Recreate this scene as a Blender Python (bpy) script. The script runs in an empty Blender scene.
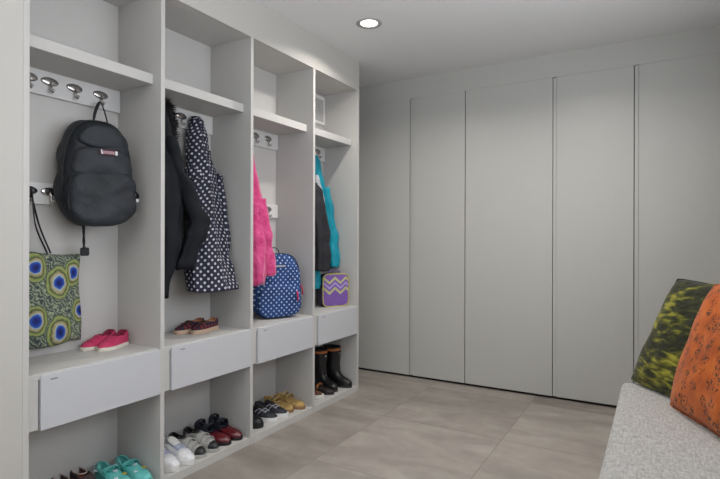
import bpy, bmesh, math, random
from mathutils import Vector, Matrix, noise
random.seed(7)
PI = math.pi
S = bpy.context.scene
COL = S.collection

# ------------------------------------------------------------------ camera
CAMX, CAMZ = 1.9137, 1.1152
yaw, pit, rol = math.radians(30.328), 0.0, math.radians(0.1405)
F = Vector((-math.sin(yaw)*math.cos(pit), math.cos(yaw)*math.cos(pit), math.sin(pit)))
R = Vector((math.cos(yaw), math.sin(yaw), 0))
U = R.cross(F)
R2 = R*math.cos(rol) + U*math.sin(rol)
U2 = U*math.cos(rol) - R*math.sin(rol)
cd = bpy.data.cameras.new('camera'); cam = bpy.data.objects.new('camera', cd); COL.objects.link(cam)
m = Matrix((R2, U2, -F)).transposed().to_4x4(); m.translation = (CAMX, 0, CAMZ)
cam.matrix_world = m
cd.sensor_width = 36; cd.lens = 509.87*36/720; cd.shift_y = .443/720; cd.clip_start = .02
S.camera = cam

# ------------------------------------------------------------------ world, big lights, exposure
w = bpy.data.worlds.new('world'); S.world = w; w.use_nodes = True
w.node_tree.nodes['Background'].inputs[0].default_value = (.72, .83, 1, 1)
w.node_tree.nodes['Background'].inputs[1].default_value = 1.0

def area(name, loc, rot, sx, sy, power, color, spread=180):
    d = bpy.data.lights.new(name, 'AREA'); d.shape = 'RECTANGLE'; d.size = sx; d.size_y = sy
    d.energy = power; d.color = color; d.spread = math.radians(spread)
    o = bpy.data.objects.new(name, d); COL.objects.link(o); o.location = loc; o.rotation_euler = rot
    return o
# daylight in the window over the bench (right wall, behind the photographer's shoulder) and in the back window
area('window_daylight', (2.39, 1.30, 1.60), (0, math.radians(119), 0), 1.15, 2.3, 35, (.96, .965, 1.0))
area('back_daylight', (.9, -2.36, 1.35), (math.radians(100), 0, 0), 1.9, 1.6, 9, (.86, .92, 1.0))
# added fill light behind the camera, aimed up to brighten the ceiling
area('bounce_fill', (1.35, -1.2, 1.3), (math.radians(146), 0, math.radians(4)), 1.0, 1.0, 36, (1.0, .975, .93), 90)
S.view_settings.view_transform = 'Standard'; S.view_settings.look = 'None'
S.view_settings.gamma = 1; S.view_settings.use_curve_mapping = False
S.view_settings.exposure = -0.07

# ------------------------------------------------------------------ materials
def srgb(c):
    if isinstance(c, str):
        c = tuple(int(c[i:i+2], 16)/255 for i in (0, 2, 4))
    return tuple((x/12.92 if x <= .04045 else ((x+.055)/1.055)**2.4) for x in c) + (1,)
MATS = {}
def mat(name, color, rough=.6, metal=0., bump=None, var=None, spec=.5, sheen=0., emit=None):
    if name in MATS: return MATS[name]
    m = bpy.data.materials.new(name); m.use_nodes = True
    nt = m.node_tree; b = nt.nodes['Principled BSDF']
    b.inputs['Base Color'].default_value = srgb(color)
    b.inputs['Roughness'].default_value = rough
    b.inputs['Metallic'].default_value = metal
    b.inputs['Specular IOR Level'].default_value = spec
    if sheen:
        b.inputs['Sheen Weight'].default_value = sheen
        b.inputs['Sheen Roughness'].default_value = .4
    if emit:
        b.inputs['Emission Color'].default_value = srgb(color); b.inputs['Emission Strength'].default_value = emit
    tc = nt.nodes.new('ShaderNodeTexCoord')
    if bump:
        sc, st, dist = bump
        n = nt.nodes.new('ShaderNodeTexNoise'); n.inputs['Scale'].default_value = sc; n.inputs['Detail'].default_value = 4
        nt.links.new(tc.outputs['Object'], n.inputs['Vector'])
        bp = nt.nodes.new('ShaderNodeBump'); bp.inputs['Strength'].default_value = st; bp.inputs['Distance'].default_value = dist
        nt.links.new(n.outputs['Fac'], bp.inputs['Height']); nt.links.new(bp.outputs[0], b.inputs['Normal'])
    if var:
        sc, c2 = var
        n = nt.nodes.new('ShaderNodeTexNoise'); n.inputs['Scale'].default_value = sc; n.inputs['Detail'].default_value = 3
        nt.links.new(tc.outputs['Object'], n.inputs['Vector'])
        r = nt.nodes.new('ShaderNodeValToRGB'); r.color_ramp.elements[0].position = .35; r.color_ramp.elements[1].position = .65
        r.color_ramp.elements[0].color = srgb(color); r.color_ramp.elements[1].color = srgb(c2)
        nt.links.new(n.outputs['Fac'], r.inputs[0]); nt.links.new(r.outputs[0], b.inputs['Base Color'])
    MATS[name] = m
    return m

class NT:
    """small node-graph writer for the patterned cloths"""
    def __init__(s, name, rough=.8, sheen=0.):
        s.m = bpy.data.materials.new(name); s.m.use_nodes = True; s.t = s.m.node_tree
        s.b = s.t.nodes['Principled BSDF']; s.b.inputs['Roughness'].default_value = rough
        s.b.inputs['Specular IOR Level'].default_value = .3
        s.b.inputs['Sheen Weight'].default_value = sheen
        MATS[name] = s.m
    def n(s, t, **k):
        nd = s.t.nodes.new(t)
        for a, v in k.items(): setattr(nd, a, v)
        return nd
    def l(s, a, b): s.t.links.new(a, b)
    def uv(s): return s.n('ShaderNodeTexCoord').outputs['UV']
    def ob(s): return s.n('ShaderNodeTexCoord').outputs['Object']
    def math(s, op, a, b=None, c=None):
        nd = s.n('ShaderNodeMath', operation=op)
        for i, v in enumerate((a, b, c)):
            if v is None: continue
            if isinstance(v, (int, float)): nd.inputs[i].default_value = v
            else: s.l(v, nd.inputs[i])
        return nd.outputs[0]
    def vm(s, op, a, b=None, out=0):
        nd = s.n('ShaderNodeVectorMath', operation=op)
        for i, v in enumerate((a, b)):
            if v is None: continue
            if isinstance(v, tuple): nd.inputs[i].default_value = v
            else: s.l(v, nd.inputs[i])
        return nd.outputs[out]
    def noise(s, vec, scale, detail=2, dist=0.):
        nd = s.n('ShaderNodeTexNoise'); nd.inputs['Scale'].default_value = scale
        nd.inputs['Detail'].default_value = detail; nd.inputs['Distortion'].default_value = dist
        s.l(vec, nd.inputs['Vector']); return nd.outputs['Fac']
    def ramp(s, fac, stops, interp='LINEAR'):
        r = s.n('ShaderNodeValToRGB'); cr = r.color_ramp; cr.interpolation = interp
        while len(cr.elements) < len(stops): cr.elements.new(.5)
        for e, (p, c) in zip(cr.elements, stops): e.position = p; e.color = srgb(c)
        s.l(fac, r.inputs[0]); return r.outputs[0]
    def mix(s, fac, a, b):
        nd = s.n('ShaderNodeMix', data_type='RGBA')
        if isinstance(fac, float): nd.inputs[0].default_value = fac
        else: s.l(fac, nd.inputs[0])
        for i, v in ((6, a), (7, b)):
            if isinstance(v, str): nd.inputs[i].default_value = srgb(v)
            else: s.l(v, nd.inputs[i])
        return nd.outputs[2]
    def color(s, c): s.l(c, s.b.inputs['Base Color'])
    def bump(s, h, st, d):
        bp = s.n('ShaderNodeBump'); bp.inputs['Strength'].default_value = st; bp.inputs['Distance'].default_value = d
        s.l(h, bp.inputs['Height']); s.l(bp.outputs[0], s.b.inputs['Normal'])

paint = mat('locker_paint', (.735, .73, .72), .55, bump=(60, .03, .002))
paint_cool_light = mat('drawer_cool_light', (.735, .742, .76), .5)  # locker paint with the bluish window light put into the drawer colour
paint_rail = mat('rail_paint', (.80, .80, .795), .45)
wallm = mat('wall_paint', (.725, .718, .70), .75, bump=(90, .04, .002))
ceilm = mat('ceiling_paint', (.86, .865, .865), .85, bump=(90, .04, .002))
doorm = mat('door_lacquer', (.715, .715, .70), .42, spec=.5)
gapm = mat('recess_shade', (.16, .15, .14), .9)
chrome = mat('chrome', (.74, .73, .72), .22, 1.0)
whitem = mat('white_metal', (.86, .86, .85), .4)

def polka(name, bg, dot, pitch, rad, bg2=None):
    t = NT(name, .75)
    v = t.vm('MULTIPLY', t.uv(), (1/pitch, 1/pitch, 0))
    ds = []
    for off in ((0, 0, 0), (.5, .5, 0)):
        f = t.vm('FRACTION', t.vm('ADD', v, (off[0]+20, off[1]+20, 0)))
        ln = t.vm('LENGTH', t.vm('SUBTRACT', f, (.5, .5, 0)), out=1)
        ds.append(ln)
    d = t.math('MINIMUM', ds[0], ds[1])
    msk = t.math('LESS_THAN', d, rad)
    base = t.mix(t.noise(t.ob(), 9, 3), bg, bg2 or bg)
    t.color(t.mix(msk, base, dot)); t.bump(t.noise(t.ob(), 40, 3), .25, .004)
    return t.m
dress_m = polka('navy_polka_cloth', '1b1d29', 'b9b9c4', .036, .165, '24263a')
pack_m = polka('blue_polka_cloth', '16284f', 'a9bcdc', .034, .15, '2c5391')

def feather():
    t = NT('peacock_feather_print', .7)
    uv = t.uv()
    wv = t.n('ShaderNodeTexWave', wave_type='BANDS', bands_direction='DIAGONAL')
    wv.inputs['Scale'].default_value = 26; wv.inputs['Distortion'].default_value = 12; wv.inputs['Detail'].default_value = 3
    wv.inputs['Detail Scale'].default_value = 1.5
    t.l(uv, wv.inputs['Vector'])
    bg = t.ramp(wv.outputs['Fac'], [(0, '323a40'), (.3, '56625f'), (.55, '7d8a72'), (.75, '4a5654'), (1, 'a0a78a')])
    warp = t.noise(uv, 26, 3)
    dmin = None
    for (cx, cy, s) in EYES:
        v = t.vm('SUBTRACT', uv, (cx, cy, 0))
        v = t.vm('MULTIPLY', v, (1.18/s, .92/s, 0))
        d = t.vm('LENGTH', v, out=1)
        dmin = d if dmin is None else t.math('MINIMUM', dmin, d)
    d = t.math('ADD', dmin, t.math('MULTIPLY', t.math('SUBTRACT', warp, .5), .42))
    eye = t.ramp(d, [(0, '0f1645'), (.22, '1c2f86'), (.37, '2f5cb0'), (.42, '9db0b8'), (.49, 'a8a07f'), (.60, '8f8a62'), (.66, '39432f'), (.74, '7d8a50'), (.84, '97a062'), (.92, '4f5d48')])
    t.color(t.mix(t.math('LESS_THAN', d, .97), bg, eye))
    return t.m
EYES = [(.010, .330, .060), (.108, .262, .068), (.180, .300, .056), (.012, .115, .062), (.112, .055, .070), (.212, .135, .052), (-.09, .21, .06), (-.07, .04, .05)]
feather_m = feather()

def chevron():
    t = NT('chevron_print', .6)
    sp = t.n('ShaderNodeSeparateXYZ'); t.l(t.uv(), sp.inputs[0])
    z = t.math('ABSOLUTE', t.math('SUBTRACT', t.math('FRACT', t.math('MULTIPLY', t.math('ADD', sp.outputs[0], 1.022), 1/.088)), .5))
    v = t.math('ADD', sp.outputs[1], t.math('MULTIPLY', z, .075))
    v = t.math('MULTIPLY', v, 4.0)
    P, P2, Y, L = '6a4796', '7d62ad', 'b9bf62', 'a79bd0'
    c = t.ramp(v, [(0, P2), (.10, P), (.50, Y), (.585, P), (.65, L), (.725, P), (.79, Y), (.875, P), (.93, P), (.97, P)], 'CONSTANT')
    t.color(t.mix(t.math('MULTIPLY', t.noise(t.ob(), 70, 2), .5), c, '8f72b8'))
    return t.m
chevron_m = chevron()

def velvet_green():
    t = NT('green_velvet', .85, .12)
    v = t.ob()
    st = t.vm('MULTIPLY', v, (.8, .8, 2.6))
    a = t.noise(st, 17, 7, .35); b = t.noise(v, 7, 2)
    f = t.math('ADD', t.math('MULTIPLY', a, .7), t.math('MULTIPLY', b, .45))
    t.color(t.ramp(f, [(.48, '1b1f09'), (.56, '2e310c'), (.62, '595a17'), (.70, '8f8c2c')]))
    t.bump(t.noise(st, 30, 4), .6, .01); return t.m
def velvet_orange():
    t = NT('orange_velvet', .85, .12)
    v = t.ob()
    base = t.ramp(t.noise(v, 16, 4), [(.3, 'a04a10'), (.55, 'bd5c16'), (.8, 'cb7126')])
    s = t.noise(v, 42, 2, 1.2)
    stroke = t.math('LESS_THAN', t.math('ABSOLUTE', t.math('SUBTRACT', s, .5)), .045)
    cell = t.n('ShaderNodeTexVoronoi'); cell.inputs['Scale'].default_value = 22; t.l(v, cell.inputs['Vector'])
    near = t.math('LESS_THAN', cell.outputs['Distance'], .45)
    t.color(t.mix(t.math('MULTIPLY', t.math('MULTIPLY', stroke, near), .9), base, '33200f'))
    t.bump(t.noise(v, 45, 4), .5, .006); return t.m
green_m, orange_m = velvet_green(), velvet_orange()

def bench_cloth():
    t = NT('bench_tweed', .9, .2)
    v = t.ob()
    a = t.noise(t.vm('MULTIPLY', v, (30, 150, 60)), 1, 3); b = t.noise(t.vm('MULTIPLY', v, (150, 30, 60)), 1, 3)
    f = t.math('ADD', t.math('MULTIPLY', a, .5), t.math('MULTIPLY', b, .5))
    t.color(t.ramp(f, [(.38, '8f8e8b'), (.5, 'a6a5a2'), (.62, 'b9b8b5')]))
    t.bump(f, .5, .003); return t.m
bench_m = bench_cloth()

def tile():
    t = NT('porcelain_tile', .48)
    v = t.ob()
    sp = t.n('ShaderNodeSeparateXYZ'); t.l(v, sp.inputs[0])
    T = .75
    gx = t.math('DIVIDE', t.math('SUBTRACT', sp.outputs[0], 1.16-7.5), T)
    gy = t.math('DIVIDE', t.math('SUBTRACT', sp.outputs[1], 2.865-7.5), T)
    def edge(g): return t.math('ABSOLUTE', t.math('SUBTRACT', t.math('FRACT', t.math('ADD', g, .5)), .5))
    grout = t.math('LESS_THAN', t.math('MINIMUM', edge(gx), edge(gy)), .0032)
    cmb = t.n('ShaderNodeCombineXYZ'); t.l(t.math('FLOOR', gx), cmb.inputs[0]); t.l(t.math('FLOOR', gy), cmb.inputs[1])
    wn = t.n('ShaderNodeTexWhiteNoise', noise_dimensions='3D'); t.l(cmb.outputs[0], wn.inputs['Vector'])
    off = t.vm('ADD', v, t.vm('MULTIPLY', wn.outputs['Color'], (7, 7, 7)))
    n1 = t.noise(t.vm('MULTIPLY', off, (1.3, 3.2, 1)), 1.6, 6, .7)
    n2 = t.noise(off, 14, 5, .3)
    f = t.math('ADD', t.math('MULTIPLY', n1, .75), t.math('MULTIPLY', n2, .25))
    base = t.ramp(f, [(.34, '746e68'), (.46, '88817a'), (.56, '98918a'), (.68, 'aaa39b')])
    tone = t.ramp(wn.outputs['Value'], [(0, '7d766f'), (1, 'aba49d')])
    base = t.mix(.42, base, tone)
    t.color(t.mix(t.math('MULTIPLY', grout, .8), base, '7a736b')); t.bump(f, .12, .004)
    return t.m
tile_m = tile()

# ------------------------------------------------------------------ mesh helpers
def link(name, me, parent=None):
    o = bpy.data.objects.new(name, me); COL.objects.link(o)
    if parent: o.parent = parent
    return o
def obj(name, verts, faces, mats, parent=None, smooth=True, uvs=None, mi=None, merge=False, wr=None, sharp=None):
    me = bpy.data.meshes.new(name); me.from_pydata([tuple(v) for v in verts], [], faces)
    if not isinstance(mats, (list, tuple)): mats = [mats]
    for x in mats: me.materials.append(x)
    if uvs:
        ul = me.uv_layers.new(name='UVMap')
        for lp in me.loops: ul.data[lp.index].uv = uvs[lp.vertex_index]
    if mi:
        for p, i in zip(me.polygons, mi): p.material_index = i
    bm = bmesh.new(); bm.from_mesh(me)
    if merge: bmesh.ops.remove_doubles(bm, verts=bm.verts, dist=1e-5)
    bmesh.ops.recalc_face_normals(bm, faces=bm.faces)
    if wr:
        amp, sc = wr
        bm.normal_update()
        for v in bm.verts:
            v.co += v.normal*amp*noise.noise(Vector(v.co)*sc + Vector((3.1, 7.7, 1.3)))
    for f in bm.faces: f.smooth = smooth
    bm.to_mesh(me); bm.free()
    if smooth and sharp: me.set_sharp_from_angle(angle=math.radians(sharp))
    return link(name, me, parent)
def tag(o, label, cat=None, group=None, kind=None):
    if label: o['label'] = label
    if cat: o['category'] = cat
    if group: o['group'] = group
    if kind: o['kind'] = kind
    return o
def thing(name, label, cat, loc=(0, 0, 0), rz=0, group=None):
    o = bpy.data.objects.new(name, None); COL.objects.link(o); o.empty_display_size = .05
    o.location = loc; o.rotation_euler = (0, 0, rz)
    return tag(o, label, cat, group)
def boxes(name, bs, m, parent=None, bev=.0012):
    bm = bmesh.new()
    for (x0, x1, y0, y1, z0, z1) in bs:
        r = bmesh.ops.create_cube(bm, size=1)
        for v in r['verts']:
            v.co = Vector(((x0+x1)/2+v.co.x*(x1-x0), (y0+y1)/2+v.co.y*(y1-y0), (z0+z1)/2+v.co.z*(z1-z0)))
    if bev: bmesh.ops.bevel(bm, geom=list(bm.edges), offset=bev, segments=2, profile=.5, affect='EDGES')
    me = bpy.data.meshes.new(name); bm.to_mesh(me); bm.free(); me.materials.append(m)
    return link(name, me, parent)
def struct(name, bs, m, bev=0):
    return tag(boxes(name, bs, m, None, bev), None, kind='structure')
def loft(name, rings, mats, parent=None, caps=(True, True), uvs=None, mi=None, wr=None, smooth=True, closed=True, sharp=None):
    n = len(rings[0]); vs = [p for r in rings for p in r]; fs = []; ml = []
    for i in range(len(rings)-1):
        for j in range(n if closed else n-1):
            k = (j+1) % n
            fs.append((i*n+j, i*n+k, (i+1)*n+k, (i+1)*n+j)); ml.append(mi(i, j) if mi else 0)
    if caps[0]: fs.append(tuple(range(n))[::-1]); ml.append(mi(0, 0) if mi else 0)
    if caps[1]: fs.append(tuple(range((len(rings)-1)*n, len(rings)*n))); ml.append(mi(len(rings)-2, 0) if mi else 0)
    return obj(name, vs, fs, mats, parent, smooth, uvs, ml, wr=wr, sharp=sharp)
def tube_geo(pts, r, n=8, flat=1.0):
    pts = [Vector(p) for p in pts]; rs = []
    up = Vector((.13, .27, .95)).normalized()
    for i, p in enumerate(pts):
        t = (pts[min(i+1, len(pts)-1)]-pts[max(i-1, 0)]).normalized()
        a = t.cross(up)
        if a.length < .1: a = t.cross(Vector((1, 0, 0)))
        a.normalize(); b = t.cross(a).normalized()
        rr = r[i] if isinstance(r, (list, tuple)) else r
        rs.append([p + a*rr*math.cos(q*2*PI/n) + b*rr*flat*math.sin(q*2*PI/n) for q in range(n)])
    return rs
def tube(name, pts, r, m, parent=None, n=8, flat=1.0):
    return loft(name, tube_geo(pts, r, n, flat), m, parent)
def multi(name, geos, m, parent=None, smooth=True):
    """several ring-lofts as one mesh (laces of one shoe, slats of one vent)"""
    vs, fs = [], []
    for rings in geos:
        b = len(vs); n = len(rings[0])
        for r in rings: vs += list(r)
        for i in range(len(rings)-1):
            for j in range(n):
                k = (j+1) % n; fs.append((b+i*n+j, b+i*n+k, b+(i+1)*n+k, b+(i+1)*n+j))
        fs.append(tuple(b+j for j in range(n))[::-1]); fs.append(tuple(b+(len(rings)-1)*n+j for j in range(n)))
    return obj(name, vs, fs, m, parent, smooth)
def spw(v, e): return math.copysign(abs(v)**e, v)
def interp(keys, s):
    if s <= keys[0][0]: return keys[0][1:]
    for a, b in zip(keys, keys[1:]):
        if s <= b[0]:
            t = (s-a[0])/(b[0]-a[0]); t = t*t*(3-2*t)
            return tuple(x+(y-x)*t for x, y in zip(a[1:], b[1:]))
    return keys[-1][1:]
def sstep(a, b, x):
    t = max(0, min(1, (x-a)/(b-a))); return t*t*(3-2*t)
def spline(pts, k=6):
    P = [Vector(p) for p in pts]; P = [P[0]*2-P[1]] + P + [P[-1]*2-P[-2]]; out = []
    for i in range(1, len(P)-2):
        for j in range(k):
            t = j/k
            out.append(.5*((2*P[i]) + (P[i+1]-P[i-1])*t + (2*P[i-1]-5*P[i]+4*P[i+1]-P[i+2])*t*t + (3*P[i]-P[i-1]-3*P[i+1]+P[i+2])*t**3))
    out.append(P[-2]); return out

# slab: a body whose outline lies in local y-z and whose depth runs along +x, given by (x, scale) rings
def outline(W, H, n=4., N=64, taper=0., sag=0.):
    o = []
    for i in range(N):
        a = 2*PI*i/N
        y = W/2*spw(math.cos(a), 2/n); z = H/2*spw(math.sin(a), 2/n)
        y *= 1 - taper*(z/H+.5)
        z -= sag*(1-(2*y/W)**2) if z > 0 else 0
        o.append((y, z))
    return o
def slab(name, out, prof, m, parent=None, c=(0, 0, 0), wr=None, mi=None, xf=None, sharp=None):
    rings = []; uvs = []
    for x, s in prof:
        r = []
        for y, z in out:
            p = Vector((c[0]+x, c[1]+y*s, c[2]+z*s))
            if xf: p = xf(p)
            r.append(p); uvs.append((y*s+c[1], z*s+c[2]))
        rings.append(r)
    return loft(name, rings, m, parent, uvs=uvs, wr=wr, mi=mi, sharp=sharp)
def soft(D, b=.25, e=.3, k=9):
    """rounded depth profile 0..D: rolls over at the back (b) and front (e)"""
    pr = [(0, .2), (0, .55), (0, .80)]
    pr += [(D*.04, .90), (D*.12, .97), (D*.3, 1.0), (D*.55, 1.0), (D*.72, .975), (D*.85, .92), (D*.94, .83), (D*.985, .70), (D*1.0, .45), (D*1.01, .15)]
    return pr

# ------------------------------------------------------------------ the room
H = 2.427; YW = 3.779; XR = 2.40; YB = -2.4
struct('floor', [(-.9, XR+.1, YB-.1, YW+.5, -.1, 0)], tile_m)
struct('ceiling', [(-.9, XR+.1, YB-.1, YW+.5, H, H+.1)], ceilm)
struct('wall_left', [(-.12, 0, YB, .941, 0, H), (-.02, 0, .941, 3.2532, 2.219, H), (-.42, -.310, .9, 3.3, 0, H), (-.42, -.12, .84, .944, 0, H), (-.9, -.42, 3.2, 3.3, 0, H)], wallm)
struct('wall_right', [(XR, XR+.1, YB, .1, 0, H), (XR, XR+.1, 2.5, YW+.5, 0, H), (XR, XR+.1, .1, 2.5, 0, 1.0), (XR, XR+.1, .1, 2.5, 2.2, H)], wallm)
struct('wall_back', [(-.12, -.1, YB-.1, YB, 0, H), (-.12, 0, YB-.1, YB, 0, H), (1.9, XR+.1, YB-.1, YB, 0, H), (0, 1.9, YB-.1, YB, 0, .5), (0, 1.9, YB-.1, YB, 2.2, H)], wallm)
fr = .05
struct('window_1', [(XR+.02, XR+.07, .1, .1+fr, 1.0, 2.2), (XR+.02, XR+.07, 2.5-fr, 2.5, 1.0, 2.2), (XR+.02, XR+.07, .1, 2.5, 1.0, 1.0+fr), (XR+.02, XR+.07, .1, 2.5, 2.2-fr, 2.2), (XR+.02, XR+.07, 1.28, 1.32, 1.0, 2.2)], whitem)
struct('window_2', [(0, fr, YB-.08, YB-.03, .5, 2.2), (1.9-fr, 1.9, YB-.08, YB-.03, .5, 2.2), (0, 1.9, YB-.08, YB-.03, .5, .5+fr), (0, 1.9, YB-.08, YB-.03, 2.2-fr, 2.2), (.93, .97, YB-.08, YB-.03, .5, 2.2)], whitem)
# far wall of tall flush closet doors
struct('wall_far', [(-.9, XR+.1, YW+.045, YW+.5, 0, H), (-.9, XR+.1, YW+.0, YW+.045, 2.2617, H)], doorm)
struct('wall_side', [(-.9, -.8, 3.3, YW+.1, 0, H)], wallm)
DT = 2.2617
doors = [(-.80, .168), (.198, .632), (.638, 1.270), (1.298, 1.774), (1.803, 2.395)]
for i, (a, b) in enumerate(doors):
    struct('door_%d' % (i+1), [(a, b, YW, YW+.022, .020, DT-.0006)], doorm, .0008)
for i, (a, b) in enumerate(((.1725, .198), (1.2735, 1.298), (1.7785, 1.803))):
    struct('trim_%d' % (i+1), [(a, b-.0015, YW+.007, YW+.03, .020, DT-.002)], doorm, .001)
struct('trim_4', [(-.8, XR, YW+.0245, YW+.0445, 0, DT)], gapm)  # dark sheet behind the doors: shade of seams and toe gap as colour

# recessed ceiling light
def downlight(x, y, label, power):
    t = thing('ceiling_light', label, 'ceiling light', (x, y, H), 0, 'recessed ceiling lights')
    def ring(r, z): return [(r*math.cos(a*2*PI/48), r*math.sin(a*2*PI/48), z) for a in range(48)]
    loft('trim_ring', [ring(.078, 0), ring(.077, -.004), ring(.068, -.007), ring(.056, -.003), ring(.052, -.0008)], mat('light_trim', (.62, .62, .62), .5), t, caps=(False, False))
    loft('lens', [ring(.052, -.0012), ring(.04, -.002), ring(.02, -.0024)], MATS['lamp'], t, caps=(True, True))
    d = bpy.data.lights.new('bulb', 'AREA'); d.shape = 'DISK'; d.size = .09; d.energy = power; d.color = (1, .94, .87); d.spread = math.radians(150)
    o = bpy.data.objects.new('bulb', d); COL.objects.link(o); o.parent = t; o.location = (0, 0, -.012)
mat('lamp', (1, .98, .94), .5, emit=3.0)
downlight(.40, 2.69, 'round recessed ceiling light with a white trim ring, in front of the last locker bay', 9)
for x, y, e in ((1.45, 2.69, 11), (1.2, .6, 3), (1.0, -.8, 3)):  # unseen lights, added for more light in the room
    downlight(x, y, 'added round recessed ceiling light outside the view, nearer the camera', e)

# ------------------------------------------------------------------ the built-in lockers
D = -.306; T = .021
Y = [.9624, 1.5330, 2.1130, 2.6944, 3.2532]     # right faces of the uprights
OT = 2.219; SB = 1.8149; SF = -.053; DTOP = .6300; DBOT = .4265
lk = thing('mudroom_locker_unit', 'pale grey built-in open locker unit of four bays along the left wall', 'locker unit', (0, 0, 0))
boxes('back_panel', [(D-.003, D, Y[0]-T, Y[4], 0, OT+.002)], paint, lk, 0)
boxes('top_panel', [(D, -.0205, Y[0]-T, Y[4], OT+.0005, OT+.018)], paint, lk, 0)
for y in Y: boxes('side_panel', [(D, 0.0008, y-T, y, 0, OT)], paint, lk, .0008)
BAY = [(Y[i], Y[i+1]-T) for i in range(4)]
for i, (a, b) in enumerate(BAY):
    boxes('base_board', [(D, -.0008, a, b, .0, .040)], paint, lk, .0008)
    boxes('upper_shelf', [(D, SF, a, b, SB, SB+.045)], paint, lk, .001)
    boxes('bench_shelf', [(D, -.006, a, b, DTOP-.020, DTOP)], paint, lk, .001)
    boxes('drawer_housing', [(D, -.022, a, b, DBOT+.004, DTOP-.020), (-.022, -.008, a, a+.036, DBOT+.003, DTOP-.020)], paint, lk, .0008)
    dr = boxes('drawer', [(-.022, .004, a+.040, b-.001, DBOT, DTOP-.006)], paint_cool_light, lk, .0015)
    yy = a + (.0855 if i == 0 else .1)
    boxes('finger_pull', [(.0036, .0050, yy-.013, yy+.013, DTOP-.0275, DTOP-.0225)], mat('pull_dark', (.52, .52, .53), .5, .3), dr, .0005)

def hook(parent, y, z):
    x0 = D+.018
    # oval plate
    out = outline(.072, .036, 2, 32)
    rs = [[(x0+xx, y+p*s, z+q*s) for p, q in out] for xx, s in ((0, 1), (.003, 1), (.006, .9), (.0078, .6), (.0082, .2))]
    g1 = tube_geo(spline([(x0+.006, y, z-.004), (x0+.012, y, z-.024), (x0+.013, y, z-.040), (x0+.020, y, z-.048), (x0+.028, y, z-.042)], 5), .0045, 8)
    g2 = tube_geo(spline([(x0+.006, y, z+.002), (x0+.028, y, z+.004), (x0+.046, y, z+.012)], 5), .0042, 8)
    def ball(c, r): return [[(c[0]+r*math.sin(t)*math.cos(p), c[1]+r*math.sin(t)*math.sin(p), c[2]+r*math.cos(t)) for p in [k*2*PI/12 for k in range(12)]] for t in [.05+(PI-.1)*k/8 for k in range(9)]]
    multi('hook', [rs, g1, ball((x0+.029, y, z-.040), .0062)], chrome, parent)
HY = [(1.085, 1.170, 1.280, 1.400)]
def rail(i, z0, z1, ys):
    a, b = BAY[i]
    r = boxes('hook_rail', [(D, D+.018, a+.001, b-.001, z0, z1)], paint_rail, lk, .001)
    for y in ys: hook(r, y+.007, z0+(z1-z0)*.60)
for i in range(4):
    a = BAY[i][0]; w_ = (BAY[i][1]-a)
    ys = [a+w_*f for f in (.19, .385, .585, .80)]
    if i == 0: ys = [1.095, 1.179, 1.284, 1.404]
    rail(i, 1.713, SB, ys)
    ys2 = ys
    rail(i, 1.26, 1.349, ys2)

# air vent on the back of the last bay, above the shelf
vt = thing('air_vent', 'white framed air vent grille high in the last locker bay', 'air vent', (D, 3.16, 1.99))
xo = 0
boxes('frame', [(0, .014, -.13, .085, .0, .022), (0, .012, -.13, .085, .19, .212), (0, .014, .063, .085, .022, .19), (0, .014, -.13, -.108, .022, .19)], mat('vent_white', (.90, .90, .89), .45), vt, .001)
boxes('grille', [(.0005, .004, -.108, .063, .022, .19)] + [(.004, .008, -.106, .061, .028+k*.016, .034+k*.016) for k in range(10)], paint, vt, .0004)

# ------------------------------------------------------------------ bench with cushions
bn = thing('window_bench', 'long built-in bench with pale grey woven upholstered top at the right', 'bench', (0, 0, 0))
boxes('base', [(1.80, XR-.001, -1.9, 2.68, 0, .36)], paint, bn, .002)
me_r = []
bx0, bx1, by0, by1 = 1.766, XR-.002, -1.9, 2.7166
def rr(x0, x1, y0, y1, r, z, n=6):
    o = []
    for cx_, cy_, a0 in ((x1-r, y1-r, 0), (x0+r, y1-r, PI/2), (x0+r, y0+r, PI), (x1-r, y0+r, 1.5*PI)):
        for k in range(n+1):
            a = a0+PI/2*k/n; o.append((cx_+r*math.cos(a), cy_+r*math.sin(a), z))
    return o
prof = [(.012, .352), (.003, .357), (0, .368), (0, .425), (.003, .438), (.010, .447), (.022, .4498), (.06, .451)]
loft('seat_pad', [rr(bx0+o, bx1-o, by0+o, by1-o, .03, z) for o, z in prof], bench_m, bn)

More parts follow.
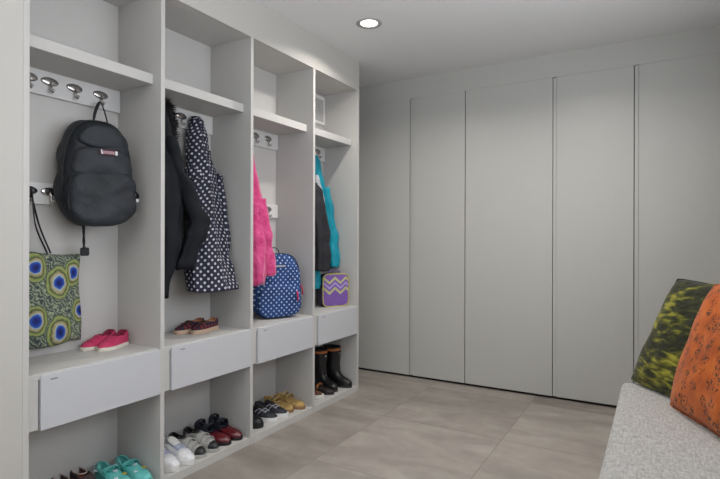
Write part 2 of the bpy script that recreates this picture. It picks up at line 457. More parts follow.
def cushion(name, label, bl, phi, lean, size, m, th=.155, roll=0.):
    t = thing(name, label, 'cushion', bl)
    u = Vector((math.cos(phi), math.sin(phi), 0)); n = Vector((-math.sin(phi), math.cos(phi), 0))
    v = Vector((0, 0, 1))*math.cos(lean) + n*math.sin(lean); nn = u.cross(v)   # nn: front normal
    u, v = u*math.cos(roll)-v*math.sin(roll), v*math.cos(roll)+u*math.sin(roll)
    G = 36; vs = []; fs = []
    for side in (1, -1):
        for i in range(G+1):
            for j in range(G+1):
                a = -1+2*i/G; b = -1+2*j/G
                # edges pull in between the corners
                rc = 1-.032*abs(a*b)**6; ea = a*rc*(1-.045*(1-b*b)); eb = b*rc*(1-.045*(1-a*a))
                h = th/2*((1-a**4)*(1-b**4))**.55*(1-.12*(a*a+b*b))
                h += .006*noise.noise(Vector((a*2.5, b*2.5, side*4)))*(1-max(abs(a), abs(b))**6)
                p = u*size*(ea+1)/2 + v*size*(eb+1)/2 + nn*h*side
                vs.append(p)
    N1 = (G+1)**2
    for s_ in (0, 1):
        for i in range(G):
            for j in range(G):
                q = [s_*N1+i*(G+1)+j, s_*N1+(i+1)*(G+1)+j, s_*N1+(i+1)*(G+1)+j+1, s_*N1+i*(G+1)+j+1]
                fs.append(q if s_ == 0 else q[::-1])
    mn = min(p.z for p in vs)
    for p in vs: p.z -= mn
    c = obj('cover', vs, fs, m, t, merge=True, wr=(.004, 14))
    per = []
    for k in range(4*24):
        q = k/24; e = int(q); f = q-e
        a, b = ((-1+2*f, -1), (1, -1+2*f), (1-2*f, 1), (-1, 1-2*f))[e]
        rc = 1-.032*abs(a*b)**6; ea = a*rc*(1-.045*(1-b*b)); eb = b*rc*(1-.045*(1-a*a))
        p = u*size*(ea+1)/2 + v*size*(eb+1)/2; p.z -= mn; per.append(p)
    per.append(per[0]+Vector((0, 0, 1e-4)))
    tube('piping', per, .0038, m, t, 6)
    return t
cushion('velvet_cushion', 'mottled olive green velvet cushion behind the orange one on the bench', (1.800, 2.703, .451), math.radians(-50), math.radians(26), .535, green_m, roll=math.radians(2))
cushion('velvet_cushion', 'orange velvet cushion with dark scribble marks, nearest on the bench', (1.952, 2.415, .452), math.radians(-66), math.radians(19), .53, orange_m)

# ------------------------------------------------------------------ shoes
def shoe(name, label, group, loc, head, L, W, up, sole, lining, zt, zs=.016, opening=(.05, .45), extras=(), toe=None, toe_s=.84, heelm=None, soleh=None, k=4, pitch=0, solew=1.06, pw=2.6, cat='shoe'):
    t = thing(name, label, cat, loc, head, group)
    NS, NA = 26, 25; rings = []; st = []
    def hw(s):
        e = max(0., 1-abs(2*s-1)**k)**.5
        return W/2*(.80+.20*sstep(.25, .68, s))*e*(1-.16*sstep(.75, 1, s))
    def pwf(s): return pw+4*(1-sstep(opening[1]-.08, opening[1]+.12, s))
    def secpt(s, a, grow=0.):
        w_ = hw(s)+grow; z1 = interp(zt, s)[0]+grow
        e = 2/pwf(s)
        y = w_*spw(math.cos(a), e); z = zs+(z1-zs)*max(0, math.sin(a))**e
        return y, z
    mats = [up, lining, toe or up, heelm or up]; mk = []
    for i in range(NS+1):
        s = .5-.5*math.cos(PI*i/NS); s = .004+.992*s
        r = []
        m_ = sstep(opening[0]-.03, opening[0]+.03, s)*(1-sstep(opening[1]-.06, opening[1]+.04, s))
        row = []
        for j in range(NA):
            a = PI*j/(NA-1)
            y, z = secpt(s, a)
            inner = 1-sstep(.62, .80, abs(y)/max(hw(s), 1e-4))
            f = m_*inner
            z = z+(zs+.012-z)*f
            if f > .02 and f < .98: pass
            r.append((-L/2+L*s, y, z)); row.append(f)
        rings.append(r); mk.append((s, row))
    def mi(i, j):
        if mk[i][1][j] > .3 or mk[i+1][1][j] > .3 and mk[i][1][j] > .3: return 1
        s = mk[i][0]
        if s > toe_s: return 2
        if s < .14: return 3
        return 0
    loft('upper', rings, mats, t, caps=(False, False), mi=mi, closed=False)
    sr = []
    for z, g in ((0, -.002), (.002, 0.), (zs*.9, .0), (zs+.003, -.001)):
        o = []
        NN = 48
        for q in range(NN):
            a = 2*PI*q/NN; s = .5+.5*spw(math.cos(a), .9)*1.0
            s = min(.996, max(.004, s)); y = (hw(s)*solew+.0015+g)*(1 if math.sin(a) >= 0 else -1)
            if abs(math.sin(a)) < 1e-6: y = 0
            o.append((-L/2-.002+(L+.004)*s, y, z))
        sr.append(o)
    loft('sole', sr, sole, t, sharp=40)
    for ex in extras:
        kind = ex[0]
        if kind == 'laces':
            _, m_, s0, s1, nl = ex; gs = []
            for q in range(nl):
                s = s0+(s1-s0)*q/(nl-1)
                s2 = s+.045
                for sa, sb in ((s, s2), (s2, s)):
                    pts = []
                    for c in range(7):
                        f = c/6; a = PI*(.33+.34*f); ss = sa+(sb-sa)*f; y, z = secpt(ss, a, .0035)
                        pts.append((-L/2+L*ss, y, z))
                    gs.append(tube_geo(pts, .0026, 5))
            multi('laces', gs, m_, t)
        elif kind == 'strap':
            _, m_, s, wd, lift = ex
            ra = []
            for c in range(17):
                f = c/16; a = PI*(.06+.88*f); y, z = secpt(s, a, .003); z += lift*math.sin(PI*f)
                x = -L/2+L*s
                ra.append([(x-wd/2, y, z), (x+wd/2, y, z), (x+wd/2, y*1.06, z+.003), (x-wd/2, y*1.06, z+.003)])
            loft('strap', ra, m_, t, smooth=False)
        elif kind == 'tongue':
            _, m_, s, wd, ht = ex
            x = -L/2+L*s; z0 = interp(zt, s)[0]
            ra = []
            for c in range(7):
                f = c/6; xx = x+.035-.06*f; zz = z0-.004+ht*f; ww = wd/2*(.85+.25*math.sin(PI*f))*(1 if c < 6 else .7)
                ra.append([(xx-.003, -ww, zz-.004), (xx, 0, zz-.001), (xx-.003, ww, zz-.004), (xx+.004, ww*.9, zz+.001), (xx+.006, 0, zz+.005), (xx+.004, -ww*.9, zz+.001)])
            loft('tongue', ra, m_, t)
        elif kind == 'stripe':
            _, m_, s0, s1, n_ = ex; gs = []
            for sd in (.10, .90):
                for q in range(n_):
                    s = s0+(s1-s0)*q/max(1, n_-1)
                    pts = []
                    for c in range(6):
                        f = c/5; a = PI*(sd if sd < .5 else sd)+(.22*f if sd < .5 else -.22*f)*PI
                        ss = s+.06*f; y, z = secpt(ss, a, .0015); pts.append((-L/2+L*ss, y, z))
                    gs.append(tube_geo(pts, .004, 5, .5))
            for g_ in gs: multi('side_stripe', [g_], m_, t)
        elif kind == 'flower':
            _, m_, m2, pts_ = ex
            for q, (s, af) in enumerate(pts_):
                y, z = secpt(s, PI*af, .002); gs = []
                c0 = Vector((-L/2+L*s, y, z))
                for p in range(5):
                    a = p*2*PI/5; c = c0+Vector((.006*math.cos(a), .006*math.sin(a), .0))
                    gs.append([[(c.x+.0045*sc*math.cos(b), c.y+.0045*sc*math.sin(b), c.z+h) for b in [k_*2*PI/8 for k_ in range(8)]] for sc, h in ((1, 0), (.9, .002), (.4, .003))])
                multi('flower', gs, m_ if q % 2 else m2, t)
        elif kind == 'collar':
            _, m_, rad = ex; pts = []
            for c in range(41):
                f = c/40; a2 = 2*PI*f
                s = (opening[0]+opening[1])/2+(opening[1]-opening[0])/2*math.cos(a2)
                s = min(max(s, .02), .98)
                y = hw(s)*.78*math.sin(a2)
                aa = math.acos(max(-1, min(1, spw(y/max(hw(s), 1e-4), pwf(s)/2))))
                z = zs+(interp(zt, s)[0]-zs)*max(0, math.sin(aa))**(2/pwf(s))-.001
                pts.append((-L/2+L*s, y, z))
            pts[-1] = (pts[0][0]+1e-4, pts[0][1], pts[0][2])
            tube('collar', pts, rad, m_, t, 6)
    return t
def toe_at(tx, ty, ang, L): return (tx-math.cos(ang)*L/2, ty-math.sin(ang)*L/2)

pink = mat('pink_canvas', 'b52a56', .8, bump=(300, .3, .002), var=(30, 'c03a63'))
pinkd = mat('pink_lining', '7c1d3c', .9)
cream = mat('cream_rubber', 'd3cdc0', .6); white = mat('white_leather', 'dcdcda', .55); whiter = mat('white_rubber', 'd8d6d0', .6)
black = mat('black_leather', '17181b', .45); blackr = mat('black_rubber', '141416', .35); blackc = mat('black_cloth_lining', '101114', .9)
tan = mat('tan_lining', '9b6a43', .8)
low = [(0, .050), (.1, .054), (.3, .046), (.48, .050), (.7, .042), (.9, .030), (1, .020)]
snk = [(0, .066), (.08, .072), (.22, .060), (.40, .066), (.50, .068), (.72, .050), (.9, .038), (1, .022)]
KB = .0403; KD = .6303
BASEZ = KB
def pair(name, labels, group, tips, ang, L, z, **kw):
    for i, (tx, ty) in enumerate(tips):
        a = ang[i] if isinstance(ang, (list, tuple)) else ang
        x, y = toe_at(tx, ty, a, L)
        shoe(name, labels[i], group, (x, y, z), a, L, **kw)

R_ = math.radians
pair('slip_on_shoe', ['bright pink slip-on shoe nearer the feather-print bag', 'bright pink slip-on shoe nearer the upright, right one of its pair'], 'pink shoes on the first bench shelf',
     [(-.240, 1.298), (-.165, 1.330)], [R_(-80), R_(-72)], .178, KD, W=.072, up=pink, sole=cream, lining=pinkd, zt=[(0, .064), (.12, .068), (.3, .050), (.46, .056), (.7, .042), (.9, .030), (1, .018)], zs=.013, opening=(.06, .46), extras=[('collar', pinkd, .0028)])
def plaid():
    t = NT('dark_red_plaid', .8)
    v = t.ob(); sp = t.n('ShaderNodeSeparateXYZ'); t.l(v, sp.inputs[0])
    a = t.math('GREATER_THAN', t.math('FRACT', t.math('MULTIPLY', t.math('ADD', sp.outputs[0], 3), 38)), .5)
    b = t.math('GREATER_THAN', t.math('FRACT', t.math('MULTIPLY', t.math('ADD', sp.outputs[1], t.math('ADD', sp.outputs[2], 3)), 38)), .5)
    t.color(t.ramp(t.math('DIVIDE', t.math('ADD', a, b), 2), [(0, '6e2830'), (.4, '3a1f2a'), (.9, '1f2233')])); return t.m
plaid_m = plaid()
pair('plaid_shoe', ['dark red plaid canvas shoe, left one of its pair on the second bench shelf', 'dark red plaid canvas shoe, right one of its pair beside the upright'], 'plaid shoes on the second bench shelf',
     [(-.205, 1.765), (-.135, 1.812)], [R_(-84), R_(-80)], .205, KD, W=.067, up=plaid_m, sole=mat('gum_sole', 'b39a84', .6), lining=tan, zt=[(0, .058), (.12, .060), (.3, .050), (.46, .055), (.7, .045), (.9, .034), (1, .020)], zs=.018, opening=(.06, .45), extras=[('collar', mat('tan_trim', '9a6a50', .8), .003), ('laces', mat('brown_lace', '5a3a32', .8), .5, .66, 3)])

# first bay, on the base board
brown = mat('dark_brown_suede', '4a3a3c', .85); 
pair('slip_on_shoe', ['dark slip-on shoe with rust lining on the first base board, nearer the wall', 'dark slip-on shoe with rust lining, beside the turquoise sandals'], 'dark shoes with rust linings',
     [(-.115, 1.222), (-.120, 1.300)], [R_(-2), R_(-3)], .22, KB, W=.07, up=brown, sole=cream, lining=mat('rust_lining', '9a4a2a', .85), zt=[(0, .060), (.1, .066), (.3, .062), (.48, .062), (.7, .046), (.9, .034), (1, .022)], opening=(.05, .5), extras=[('collar', mat('pale_edge', 'b7a9a0', .8), .003)])
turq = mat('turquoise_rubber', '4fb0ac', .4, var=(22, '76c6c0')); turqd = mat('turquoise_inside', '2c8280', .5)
yel = mat('yellow_flower', 'c8b23a', .6); pkf = mat('pale_flower', 'c9d6dc', .6)
pair('play_shoe', ['turquoise shoe with yellow flowers, beside the dark slip-on shoe', 'turquoise shoe with yellow flowers, against the right upright of the first bay'], 'turquoise shoes in the first bay',
     [(-.030, 1.388), (-.012, 1.470)], [R_(1), R_(0)], .235, KB, W=.074, up=turq, sole=turq, lining=turqd, zt=[(0, .070), (.1, .075), (.3, .058), (.48, .062), (.72, .050), (.9, .040), (1, .026)], opening=(.05, .45), extras=[('flower', yel, pkf, [(.55, .5), (.70, .35), (.72, .68), (.3, .06), (.15, .94)]), ('strap', turq, .42, .022, .006), ('collar', turq, .004)])

# second bay
pair('sneaker', ['white leather sneaker with blue flecks, against the left upright', 'white leather sneaker beside the grey sneakers'], 'white sneakers in the second bay',
     [(-.008, 1.615), (-.004, 1.702)], [R_(0), R_(0)], .260, KB, W=.080, up=mat('white_fleck_leather', 'e0e0df', .5, var=(60, 'ccd0d8')), sole=white, lining=mat('white_lining', 'b9b9b6', .9), zt=[(0, .074), (.08, .082), (.22, .070), (.42, .078), (.72, .060), (.9, .046), (1, .028)], zs=.024, opening=(.06, .44), extras=[('laces', mat('blue_white_lace', 'a9b0c6', .8), .5, .66, 4), ('tongue', white, .44, .045, .024)])
grey = mat('grey_mesh', '8f8f8c', .8, var=(40, 'aaaaa6'))
pair('sneaker', ['grey sneaker with black toe beside the white sneakers', 'grey sneaker with black toe beside the red shoes'], 'grey sneakers in the second bay',
     [(-.014, 1.788), (-.012, 1.872)], [R_(6), R_(4)], .235, KB, W=.074, up=grey, sole=mat('grey_sole', 'a9a9a4', .7), lining=blackc, zt=[(0, .078), (.08, .086), (.22, .072), (.42, .080), (.72, .056), (.9, .042), (1, .026)], zs=.014, opening=(.06, .42), toe=black, toe_s=.80, heelm=black, extras=[('strap', mat('light_grey_strap', 'b3b3b0', .7), .56, .03, .002), ('strap', mat('light_grey_strap', 'b3b3b0', .7), .70, .022, .002), ('collar', black, .0045)])
red = mat('dark_red_patent', '5a1019', .28, spec=.8)
pair('strap_shoe', ['dark red shiny strap shoe beside the grey sneakers', 'dark red shiny strap shoe against the right upright of the second bay'], 'red strap shoes in the second bay',
     [(-.022, 1.966), (-.018, 2.046)], [R_(10), R_(5)], .225, KB, W=.076, up=mat('navy_strap', '1b1e2a', .6), toe=red, toe_s=.50, sole=blackr, lining=mat('navy_lining', '1d2130', .8), zt=[(0, .088), (.1, .090), (.3, .070), (.46, .058), (.7, .050), (.9, .042), (1, .026)], zs=.012, opening=(.04, .50), extras=[('strap', mat('navy_strap', '1b1e2a', .6), .40, .030, .022), ('strap', mat('navy_strap', '1b1e2a', .6), .16, .022, .016), ('collar', mat('navy_strap', '1b1e2a', .6), .004)])

# third bay
shoe('clog', 'black rounded leather shoe against the left upright of the third bay', None, (*toe_at(-.040, 2.238, R_(6), .22), KB), R_(6), .22, .090, black, blackr, blackc, [(0, .060), (.1, .066), (.35, .062), (.5, .066), (.72, .060), (.9, .050), (1, .032)], opening=(.06, .42), extras=[('collar', black, .0035)])
pair('sneaker', ['black sneaker with thick white sole, next to the round black shoe', 'black sneaker with thick white sole, next to the gold shoes'], 'black and white sneakers in the third bay',
     [(-.030, 2.362), (-.026, 2.452)], [R_(12), R_(10)], .23, KB, W=.077, up=mat('black_mesh', '1e2026', .7, var=(50, '30323c')), sole=mat('bright_white_sole', 'dedede', .5), lining=mat('pale_inside', 'a9acb4', .8), zt=snk, zs=.022, opening=(.06, .42), extras=[('laces', mat('pale_lace', 'b6b8c0', .8), .5, .66, 3), ('tongue', black, .44, .042, .022), ('stripe', mat('pale_lace', 'b6b8c0', .8), .42, .52, 2)])
gold = mat('gold_metallic', 'a98a4e', .45, .35, var=(40, 'c9ae78'), bump=(50, .5, .004))
pair('strap_shoe', ['gold strappy shoe beside the black sneakers', 'gold strappy shoe against the right upright of the third bay'], 'gold shoes in the third bay',
     [(-.050, 2.535), (-.024, 2.622)], [R_(6), R_(5)], .215, KB, W=.074, up=gold, sole=mat('tan_sole', '8a6a48', .7), lining=mat('gold_inside', '7a5a32', .7), zt=[(0, .074), (.1, .072), (.3, .052), (.5, .052), (.7, .048), (.9, .040), (1, .026)], opening=(.05, .52), extras=[('strap', gold, .46, .018, .02), ('strap', gold, .30, .016, .03), ('collar', gold, .004), ('flower', gold, gold, [(.66, .5), (.74, .62)])])

# fourth bay
shoe('sneaker', 'brown sneaker with orange trim and white sole at the left of the last bay', None, (*toe_at(-.045, 2.862, R_(16), .23), KB), R_(16), .23, .080, mat('brown_leather', '4a352a', .7, var=(40, '8a5a34')), whiter, tan, snk, zs=.024, opening=(.06, .42), extras=[('laces', mat('orange_lace', 'b0713a', .8), .5, .66, 3), ('collar', mat('orange_lace', 'b0713a', .8), .004)])
shoe('slip_on_shoe', 'small dark brown shoe with orange trim in front of the rubber boots', None, (*toe_at(-.035, 2.975, R_(10), .19), KB), R_(10), .19, .070, mat('very_dark_brown', '231a18', .6), blackr, tan, low, zs=.010, opening=(.06, .46), extras=[('strap', mat('orange_lace', 'b0713a', .8), .42, .014, .008)])

def boot(label, x, y, ang, Hh=.275):
    t = thing('rubber_boot', label, 'boot', (x, y, KB), ang, 'rubber boots in the last bay')
    # z, back x, front x, half width
    keys = [(.012, -.085, .150, .040), (.030, -.088, .154, .043), (.045, -.087, .145, .042), (.058, -.083, .118, .040), (.072, -.078, .082, .039),
            (.090, -.073, .058, .040), (.110, -.070, .048, .043), (.15, -.072, .045, .050), (.20, -.076, .048, .055), (Hh, -.078, .050, .057)]
    rings = []
    zs_ = [.012+(Hh-.012)*(i/30) for i in range(31)]
    def ring(z, shrink=0.):
        b, f, w_ = interp(keys, z); c = (b+f)/2; hl = (f-b)/2-shrink; w_ -= shrink
        o = []
        for q in range(40):
            a = 2*PI*q/40; xx = c+hl*spw(math.cos(a), .95); yy = w_*spw(math.sin(a), .85)
            if z < .07: yy *= 1-.12*math.exp(-((xx+.0)/.035)**2)
            o.append((xx, yy, z+(.006*math.sin(3*a+1)*(z > Hh-.02)*0)))
        return o
    for z in zs_: rings.append(ring(z))
    rings += [ring(Hh, .004), ring(Hh-.05, .005), ring(Hh-.12, .006)]
    loft('boot_body', rings, [blackr, blackc], t, mi=lambda i, j: 1 if i > 31 else 0, wr=(.003, 18))
    loft('sole', [ring(.03, .002)] and [[(p[0]*1.02, p[1]*1.06, z) for p in ring(.02)] for z in (0, .003, .014, .017)], mat('boot_sole', '26262a', .7), t, sharp=40)
    o_ = mat('orange_band', 'a8622e', .6)
    bd = [[(p[0], p[1], z) for p in ring(Hh-.01, -g)] for z, g in ((Hh-.026, .0005), (Hh-.025, .002), (Hh-.010, .002), (Hh-.009, .0005))]
    loft('top_band', bd, o_, t, caps=(False, False), sharp=40)
    boxes('buckle', [(.046, .052, -.010, .010, Hh-.055, Hh-.040)], chrome, t, .001)
boot('black rubber boot with orange band, left one behind the small brown shoe', -.200, 3.045, R_(-4), .285)
boot('black rubber boot with orange band, right one nearest the end panel', -.165, 3.172, R_(0), .285)

# ------------------------------------------------------------------ black backpack on the upper rail
blk = mat('charcoal_nylon', '202429', .6, bump=(22, .55, .012), var=(9, '282d33'), spec=.35)
blk2 = mat('charcoal_trim', '16181c', .7)
bp_ = thing('backpack', 'charcoal black school backpack hanging from the upper hook rail in the first bay', 'backpack', (-.262, 1.343, 1.164), R_(-14))
# local +x is the front
body = outline(.312, .455, 2.8, 120, .20)
slab('body', body, soft(.150), blk, bp_, (0, 0, .235), wr=(.020, 11))
slab('front_pocket', outline(.270, .225, 3.6, 110, .02), soft(.058), blk, bp_, (.118, .008, .130), wr=(.020, 15))
slab('upper_pocket', outline(.262, .135, 3.4, 90, .16), soft(.040), blk, bp_, (.122, .006, .270), wr=(.012, 16))
slab('front_panel', outline(.225, .10, 2.4, 80, .45), soft(.022), blk, bp_, (.135, .004, .385), wr=(.008, 18))
def arc_on(W, Hh, n, c, x, a0, a1, taper=0, k=30):
    pts = []
    for i in range(k+1):
        a = a0+(a1-a0)*i/k; y = W/2*spw(math.cos(a), 2/n); z = Hh/2*spw(math.sin(a), 2/n); y *= 1-taper*(z/Hh+.5)
        pts.append((x, c[0]+y, c[1]+z))
    return pts
tube('zipper', arc_on(.306, .440, 2.8, (0, .235), .112, R_(-25), R_(205), .20), .0045, blk2, bp_, 6)
tube('zipper', arc_on(.268, .222, 3.6, (.008, .130), .148, R_(-20), R_(200), .02), .0040, blk2, bp_, 6)
tube('top_handle', spline([(.03, .005, .43), (.022, .014, .50), (.002, .038, .560), (.002, .050, .560), (.018, .064, .50), (.03, .074, .43)], 6), .0065, blk2, bp_, 8, .45)
pt = slab('logo_patch', outline(.075, .026, 5, 32), [(0, 1), (.0025, 1), (.003, .9), (.003, .3)], mat('patch_dark', '3a2028', .7), bp_, (.166, .022, .318))
gs = []
def bar(y0, y1, z0, z1, x=.1695, sl=0.): return [[(x, y0, z0), (x, y1, z0), (x+.001, y1, z0), (x+.001, y0, z0)], [(x, y0+sl, z1), (x, y1+sl, z1), (x+.001, y1+sl, z1), (x+.001, y0+sl, z1)]]
for k in range(6):
    yy = .000+k*.0080
    gs += [bar(yy, yy+.002, .311, .324), bar(yy+.004, yy+.006, .312, .324), bar(yy, yy+.006, .322, .324)]
multi('patch_lettering', gs, mat('patch_pink', 'c9a0aa', .7), pt, False)
multi('patch_mark', [bar(-.006, -.001, .309, .327, sl=-.003), bar(.049, .058, .309, .326)], mat('patch_white', 'd0d4d8', .6), pt, False)
for s_, yb in ((-1, -.10), (1, .10)):
    tube('shoulder_strap', spline([(.0, yb*.5, .43), (-.018, yb*.9, .33), (-.020, yb*1.0, .20), (.01, yb*1.0, .10)], 6), .016, blk2, bp_, 8, .35)
tube('side_strap', spline([(.10, .166, .13), (.135, .158, .15), (.162, .130, .165)], 5), .007, blk2, bp_, 6, .4)
boxes('strap_buckle', [(.098, .112, .160, .172, .118, .150)], mat('silver_buckle', 'b5b8ba', .4, .3), bp_, .002)
tube('webbing_tail', spline([(.055, -.040, .03), (.060, -.040, -.03), (.055, -.038, -.075), (.060, -.036, -.095)], 5), .013, blk2, bp_, 6, .35)
boxes('tail_buckle', [(.052, .066, -.054, -.018, -.120, -.084)], blk2, bp_, .006)

# ------------------------------------------------------------------ feather tote on the lower rail
tt = thing('tote_bag', 'tote bag printed with blue and green peacock feathers, hanging in the first bay', 'tote bag', (-.285, 1.092, .672))
def totexf(p):
    y = p.y; return Vector((p.x + .012*math.sin(y*22+p.z*4)+.006*math.sin(y*55+1), y, p.z))
vs_ = []
out = []
HB = .408; yl, yr = -.115, .222
for i in range(24): f = i/24; out.append((yl+(yr-yl)*f, .004*math.sin(f*9)+(.012*(1-f)**4)))
for i in range(24): f = i/24; out.append((yr-.010*f+.004*math.sin(f*7), HB*f*.93))
for i in range(24): f = i/24; out.append((yr-.010+(yl-yr)*f, HB*(.93+.075*sstep(0, .9, f))-.010*math.sin(PI*f)))
for i in range(24): f = i/24; out.append((yl, HB*(1.005*(1-f))))
cy_, cz_ = .045, HB/2
out2 = [(y-cy_, z-cz_) for y, z in out]
slab('bag_body', out2, [(0, .3), (0, .7), (0, .97), (.004, 1.0), (.014, 1.0), (.024, .985), (.034, .93), (.042, .8), (.046, .5), (.046, .2)], feather_m, tt, (0, cy_, cz_), xf=totexf)
for dx, sh in ((.004, .0), (.046, -.036)):
    tube('strap', spline([(dx, -.085, .40), (dx, -.05, .47), (.022+dx*.3, -.004, .634), (.022+dx*.3, .006, .634), (dx, .050+sh, .50), (dx, .096+sh, .385)], 6), .008, mat('black_webbing', '1b1c20', .7), tt, 6, .35)

# ------------------------------------------------------------------ hanging garments
def garment(name, keys, m, parent=None, folds=7, amp=.0, phase=0., N=84, K=46, wr=None, twist=3., hem=.0, org=(0, 0, 0)):
    """keys: (z, y, x, half y, half x, fold amplitude) from top to bottom"""
    keys = sorted([(k[0],)+tuple(k[1:]) for k in keys])
    z0, z1 = keys[0][0], keys[-1][0]; rings = []; uvs = []
    mean = 2*PI*sum((k[3]+k[4])/2 for k in keys)/len(keys)
    for i in range(K+1):
        z = z1+(z0-z1)*i/K
        y, x, hy, hx, fa = interp(keys, z); r = []
        per = 0; prev = None
        for j in range(N):
            a = 2*PI*j/N
            d = 1+fa*(math.sin(folds*a+phase+twist*(z1-z))*.6+math.sin((folds*1.7//1)*a+2*phase-twist*.7*(z1-z))*.4) + fa*.8*noise.noise(Vector((math.cos(a)*2, math.sin(a)*2, z*5+phase)))
            px, py = x+hx*d*math.cos(a), y+hy*d*math.sin(a)
            zz = z-org[2] + hem*math.sin(3*a+phase)*(i/K)**6
            r.append((px-org[0], py-org[1], zz))
        # uv measured along the cloth
        u = 0
        for j in range(N):
            if j: u += math.hypot(r[j][0]-r[j-1][0], r[j][1]-r[j-1][1])
            uvs.append([u, z])
        for j in range(N): uvs[-N+j][0] -= u/2
        rings.append(r)
    return loft(name, rings, m, parent, uvs=[tuple(q) for q in uvs], wr=wr)

# polka-dot dress
O = (-.20, 1.93, .80)
dr = thing('polka_dot_dress', 'navy dress with white polka dots hanging at the right of the second bay', 'dress', O)
garment('skirt', [(1.60, 1.93, -.225, .070, .050, .06), (1.45, 1.945, -.21, .085, .060, .08), (1.25, 1.945, -.195, .108, .072, .09), (1.05, 1.937, -.17, .128, .086, .08), (.94, 1.934, -.140, .140, .100, .07), (.852, 1.930, -.112, .150, .108, .04)], dress_m, dr, 6, phase=1.2, wr=(.007, 12), hem=.004, org=O)
garment('bodice', [(1.775, 1.935, -.250, .024, .020, .03), (1.75, 1.935, -.245, .044, .035, .06), (1.66, 1.93, -.235, .062, .045, .07), (1.55, 1.93, -.225, .074, .050, .08), (1.44, 1.93, -.215, .085, .060, .08)], dress_m, dr, 5, phase=.3, wr=(.008, 14), org=O)
garment('hanging_sleeve', [(1.480, 2.052, -.225, .022, .040, .05), (1.465, 2.052, -.220, .033, .045, .05), (1.30, 2.052, -.195, .034, .050, .06), (1.12, 2.050, -.17, .034, .052, .06), (.98, 2.035, -.16, .030, .045, .06)], dress_m, dr, 4, phase=2, wr=(.004, 14), org=O)
tube('waist_tie', spline([(-.02+.06, .02, .46), (.075, -.03, .40), (.082, -.06, .30), (.085, -.07, .16)], 6), .006, dress_m, dr, 6, .4)

# black coat with a fur-trimmed hood
O = (-.16, 1.66, .84)
ct = thing('hooded_coat', 'black winter coat with a fur-trimmed hood hanging at the left of the second bay', 'coat', O)
ctm = mat('black_coat_cloth', '15171c', .75, spec=.18, bump=(60, .3, .003), var=(8, '1a1c22'))
garment('coat_body', [(1.785, 1.645, -.215, .035, .030, .05), (1.72, 1.650, -.205, .060, .060, .06), (1.55, 1.650, -.185, .072, .078, .07), (1.35, 1.66, -.17, .095, .092, .09), (1.15, 1.645, -.16, .085, .092, .10), (1.0, 1.625, -.155, .066, .085, .10), (.90, 1.606, -.150, .052, .075, .08), (.84, 1.600, -.145, .048, .065, .08)], ctm, ct, 5, phase=.5, wr=(.010, 9), hem=.008, org=O)
garment('sleeve', [(1.60, 1.66, -.120, .030, .035, .04), (1.48, 1.685, -.110, .042, .042, .06), (1.32, 1.755, -.100, .052, .044, .08), (1.20, 1.818, -.095, .064, .044, .08), (1.13, 1.805, -.095, .064, .044, .09), (1.06, 1.760, -.10, .052, .042, .09), (.99, 1.735, -.10, .050, .038, .06), (.97, 1.733, -.10, .040, .03, .04)], ctm, ct, 3, phase=1.5, wr=(.014, 14), org=O)
def fur(name, path, rad, cnt, ln, m, parent):
    vs, fs = [], []
    base = tube_geo(path, rad*.6, 8); n = 8
    for r in base: vs += r
    for i in range(len(base)-1):
        for j in range(n): fs.append((i*n+j, i*n+(j+1) % n, (i+1)*n+(j+1) % n, (i+1)*n+j))
    for _ in range(cnt):
        p = random.choice(path) + Vector([random.uniform(-.006, .006) for _ in range(3)])
        d = Vector([random.gauss(0, 1) for _ in range(3)]).normalized(); s = d.cross(Vector((.3, .5, .8))).normalized()*.0016
        q = p+d*rad*.5; e = p+d*(rad+ln*random.uniform(.5, 1))+Vector((0, 0, -.006))
        b = len(vs); s2 = d.cross(s).normalized()*.0016
        vs += [q+s, q-s*.5+s2, q-s*.5-s2, e]; fs += [(b, b+1, b+3), (b+1, b+2, b+3), (b+2, b, b+3)]
    return obj(name, vs, fs, m, parent, smooth=False)
furm = mat('black_fur', '121216', .8)
fur('fur_trim', spline([Vector((-.075, -.05, .965)), Vector((-.04, .015, .962)), Vector((-.025, .050, .92)), Vector((-.02, .066, .84)), Vector((-.015, .058, .75))], 8), .026, 1300, .024, furm, ct)

# pink fleece
O = (-.2, 2.37, .84)
pk = thing('fleece_jacket', 'hot pink fluffy fleece jacket hanging above the blue dotted backpack', 'jacket', O)
pkm = mat('pink_fleece', 'bd3570', .95, bump=(70, .8, .008), var=(25, 'cf5288'), sheen=.5)
garment('jacket_body', [(1.71, 2.335, -.255, .018, .018, .04), (1.62, 2.333, -.24, .030, .032, .06), (1.45, 2.330, -.21, .044, .045, .08), (1.28, 2.315, -.175, .060, .055, .09), (1.12, 2.280, -.135, .078, .058, .10), (.97, 2.255, -.105, .074, .056, .10), (.86, 2.240, -.095, .052, .048, .09)], pkm, pk, 5, phase=.9, wr=(.012, 10), hem=.01, org=O)
garment('sleeve', [(1.36, 2.340, -.15, .030, .033, .04), (1.25, 2.330, -.125, .040, .038, .07), (1.12, 2.325, -.095, .046, .040, .08), (1.0, 2.330, -.080, .048, .038, .07), (.915, 2.336, -.075, .044, .036, .06), (.900, 2.336, -.075, .03, .025, .02)], pkm, pk, 3, phase=.2, wr=(.010, 14), org=O)

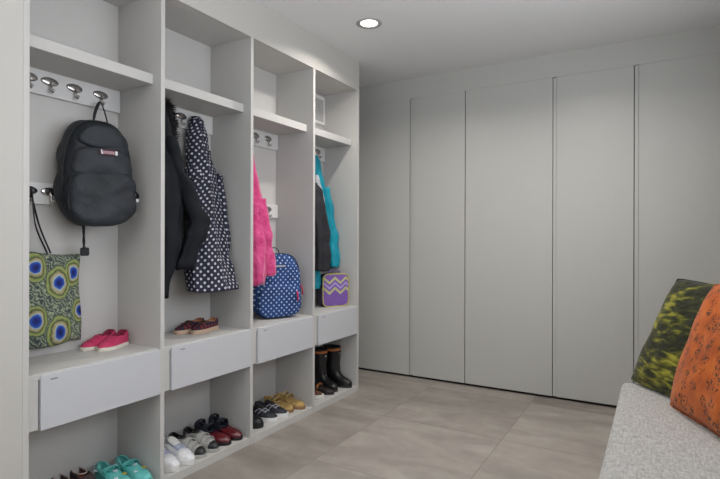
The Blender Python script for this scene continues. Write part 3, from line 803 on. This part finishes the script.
# teal and black jackets
O = (-.22, 3.12, .85)
tl = thing('teal_jacket', 'bright teal jacket hanging behind the black vest in the last bay', 'jacket', O)
tlm = mat('teal_nylon', '06879b', .55, bump=(30, .3, .004), var=(10, '0f9bb0'), spec=.35)
garment('jacket_body', [(1.735, 3.05, -.262, .020, .022, .04), (1.68, 3.05, -.252, .045, .034, .06), (1.50, 3.075, -.245, .065, .042, .09), (1.30, 3.09, -.242, .085, .044, .10), (1.10, 3.115, -.24, .100, .044, .10), (.97, 3.118, -.24, .106, .044, .10), (.90, 3.11, -.24, .100, .042, .10)], tlm, tl, 6, phase=.4, wr=(.010, 9), hem=.010, org=O)
garment('sleeve', [(1.50, 3.11, -.20, .030, .03, .04), (1.30, 3.145, -.185, .042, .034, .07), (1.10, 3.172, -.17, .046, .036, .07), (.97, 3.180, -.165, .046, .036, .06), (.915, 3.180, -.165, .042, .032, .05)], tlm, tl, 3, phase=2.2, wr=(.007, 14), org=O)
garment('lower_sleeve', [(1.02, 3.01, -.235, .04, .03, .05), (.90, 3.012, -.225, .046, .036, .08), (.79, 3.010, -.215, .042, .036, .08), (.765, 3.01, -.215, .03, .03, .04)], tlm, tl, 3, phase=1.2, wr=(.007, 14), org=O)
O = (-.17, 2.99, .82)
bv = thing('black_vest', 'black padded vest with pale lining hanging at the left of the last bay', 'vest', O)
bvm = mat('black_nylon', '26262b', .6, spec=.18, bump=(30, .3, .004), var=(10, '303035'))
garment('vest_body', [(1.52, 2.945, -.185, .020, .02, .04), (1.46, 2.95, -.165, .042, .034, .05), (1.34, 2.95, -.145, .060, .042, .06), (1.15, 2.965, -.130, .066, .046, .08), (.98, 2.972, -.128, .066, .046, .09), (.90, 2.962, -.128, .058, .044, .09)], bvm, bv, 5, phase=.6, wr=(.008, 12), hem=.006, org=O)
garment('pale_lining', [(1.58, 2.995, -.20, .012, .014, .03), (1.54, 2.995, -.195, .026, .02, .05), (1.46, 3.005, -.185, .036, .022, .08), (1.40, 3.02, -.175, .032, .02, .08), (1.365, 3.035, -.165, .015, .012, .05)], mat('pale_grey_lining', 'a9aab2', .7), bv, 4, phase=1, wr=(.005, 16), org=O)

# ------------------------------------------------------------------ blue polka-dot backpack
bb = thing('backpack', 'blue backpack with white polka dots standing on the third bench shelf', 'backpack', (-.182, 2.508, KD), R_(-27))
slab('body', outline(.335, .400, 3.2, 96, .12), soft(.125), pack_m, bb, (-.03, 0, .200), wr=(.014, 10))
slab('front_pocket', outline(.290, .205, 3.4, 80, .05), soft(.050), pack_m, bb, (.068, 0, .108), wr=(.006, 12))
slab('upper_pocket', outline(.215, .12, 3.0, 56, .15), soft(.020), pack_m, bb, (.082, 0, .285), wr=(.004, 12))
nv = mat('navy_binding', '16264e', .7)
tube('zipper', arc_on(.318, .392, 3.2, (0, .2025), .066, R_(-25), R_(205), .12), .0035, nv, bb, 6)
tube('zipper', arc_on(.284, .198, 3.4, (0, .108), .096, R_(-20), R_(200), .05), .0035, nv, bb, 6)
tube('top_handle', spline([(.0, -.035, .398), (-.005, -.025, .425), (-.005, .0, .435), (-.005, .025, .425), (.0, .035, .398)], 6), .006, nv, bb, 6, .5)
hp = mat('hot_pink_pull', 'c02456', .6)
tube('zipper_pull', spline([(.125, .100, .165), (.131, .102, .140), (.128, .104, .105)], 5), .0085, hp, bb, 8, .5)
tube('zipper_pull', spline([(.055, .160, .20), (.062, .168, .17), (.060, .170, .135)], 5), .0085, hp, bb, 8, .5)
boxes('label_strip', [(.103, .108, -.040, .030, .318, .328)], mat('label_pale', 'a9aab0', .6), bb, .001)

# ------------------------------------------------------------------ purple chevron lunch bag
lb = thing('lunch_bag', 'purple lunch bag with yellow and lilac chevrons on the last bench shelf', 'lunch bag', (-.150, 3.138, KD), R_(-30))
lout = outline(.212, .238, 6, 72, .0)
slab('bag_body', lout, [(-.045, .3), (-.045, .9), (-.040, .975), (-.03, 1.0), (.030, 1.0), (.042, .985), (.047, .95), (.050, .85), (.052, .4)], [mat('dark_purple_side', '3a2c4c', .7), chevron_m], lb, (0, 0, .1195), mi=lambda i, j: 1 if i >= 4 else 0)
tube('piping', [(.046, y*.985, .1195+z*.985) for y, z in lout+lout[:1]], .0045, mat('yellow_piping', 'b9b45c', .6), lb, 6)
tube('handle', spline([(.02, -.05, .234), (.015, -.045, .252), (.012, .0, .260), (.015, .045, .252), (.02, .05, .234)], 6), .006, mat('purple_handle', '5c4388', .7), lb, 6, .5)
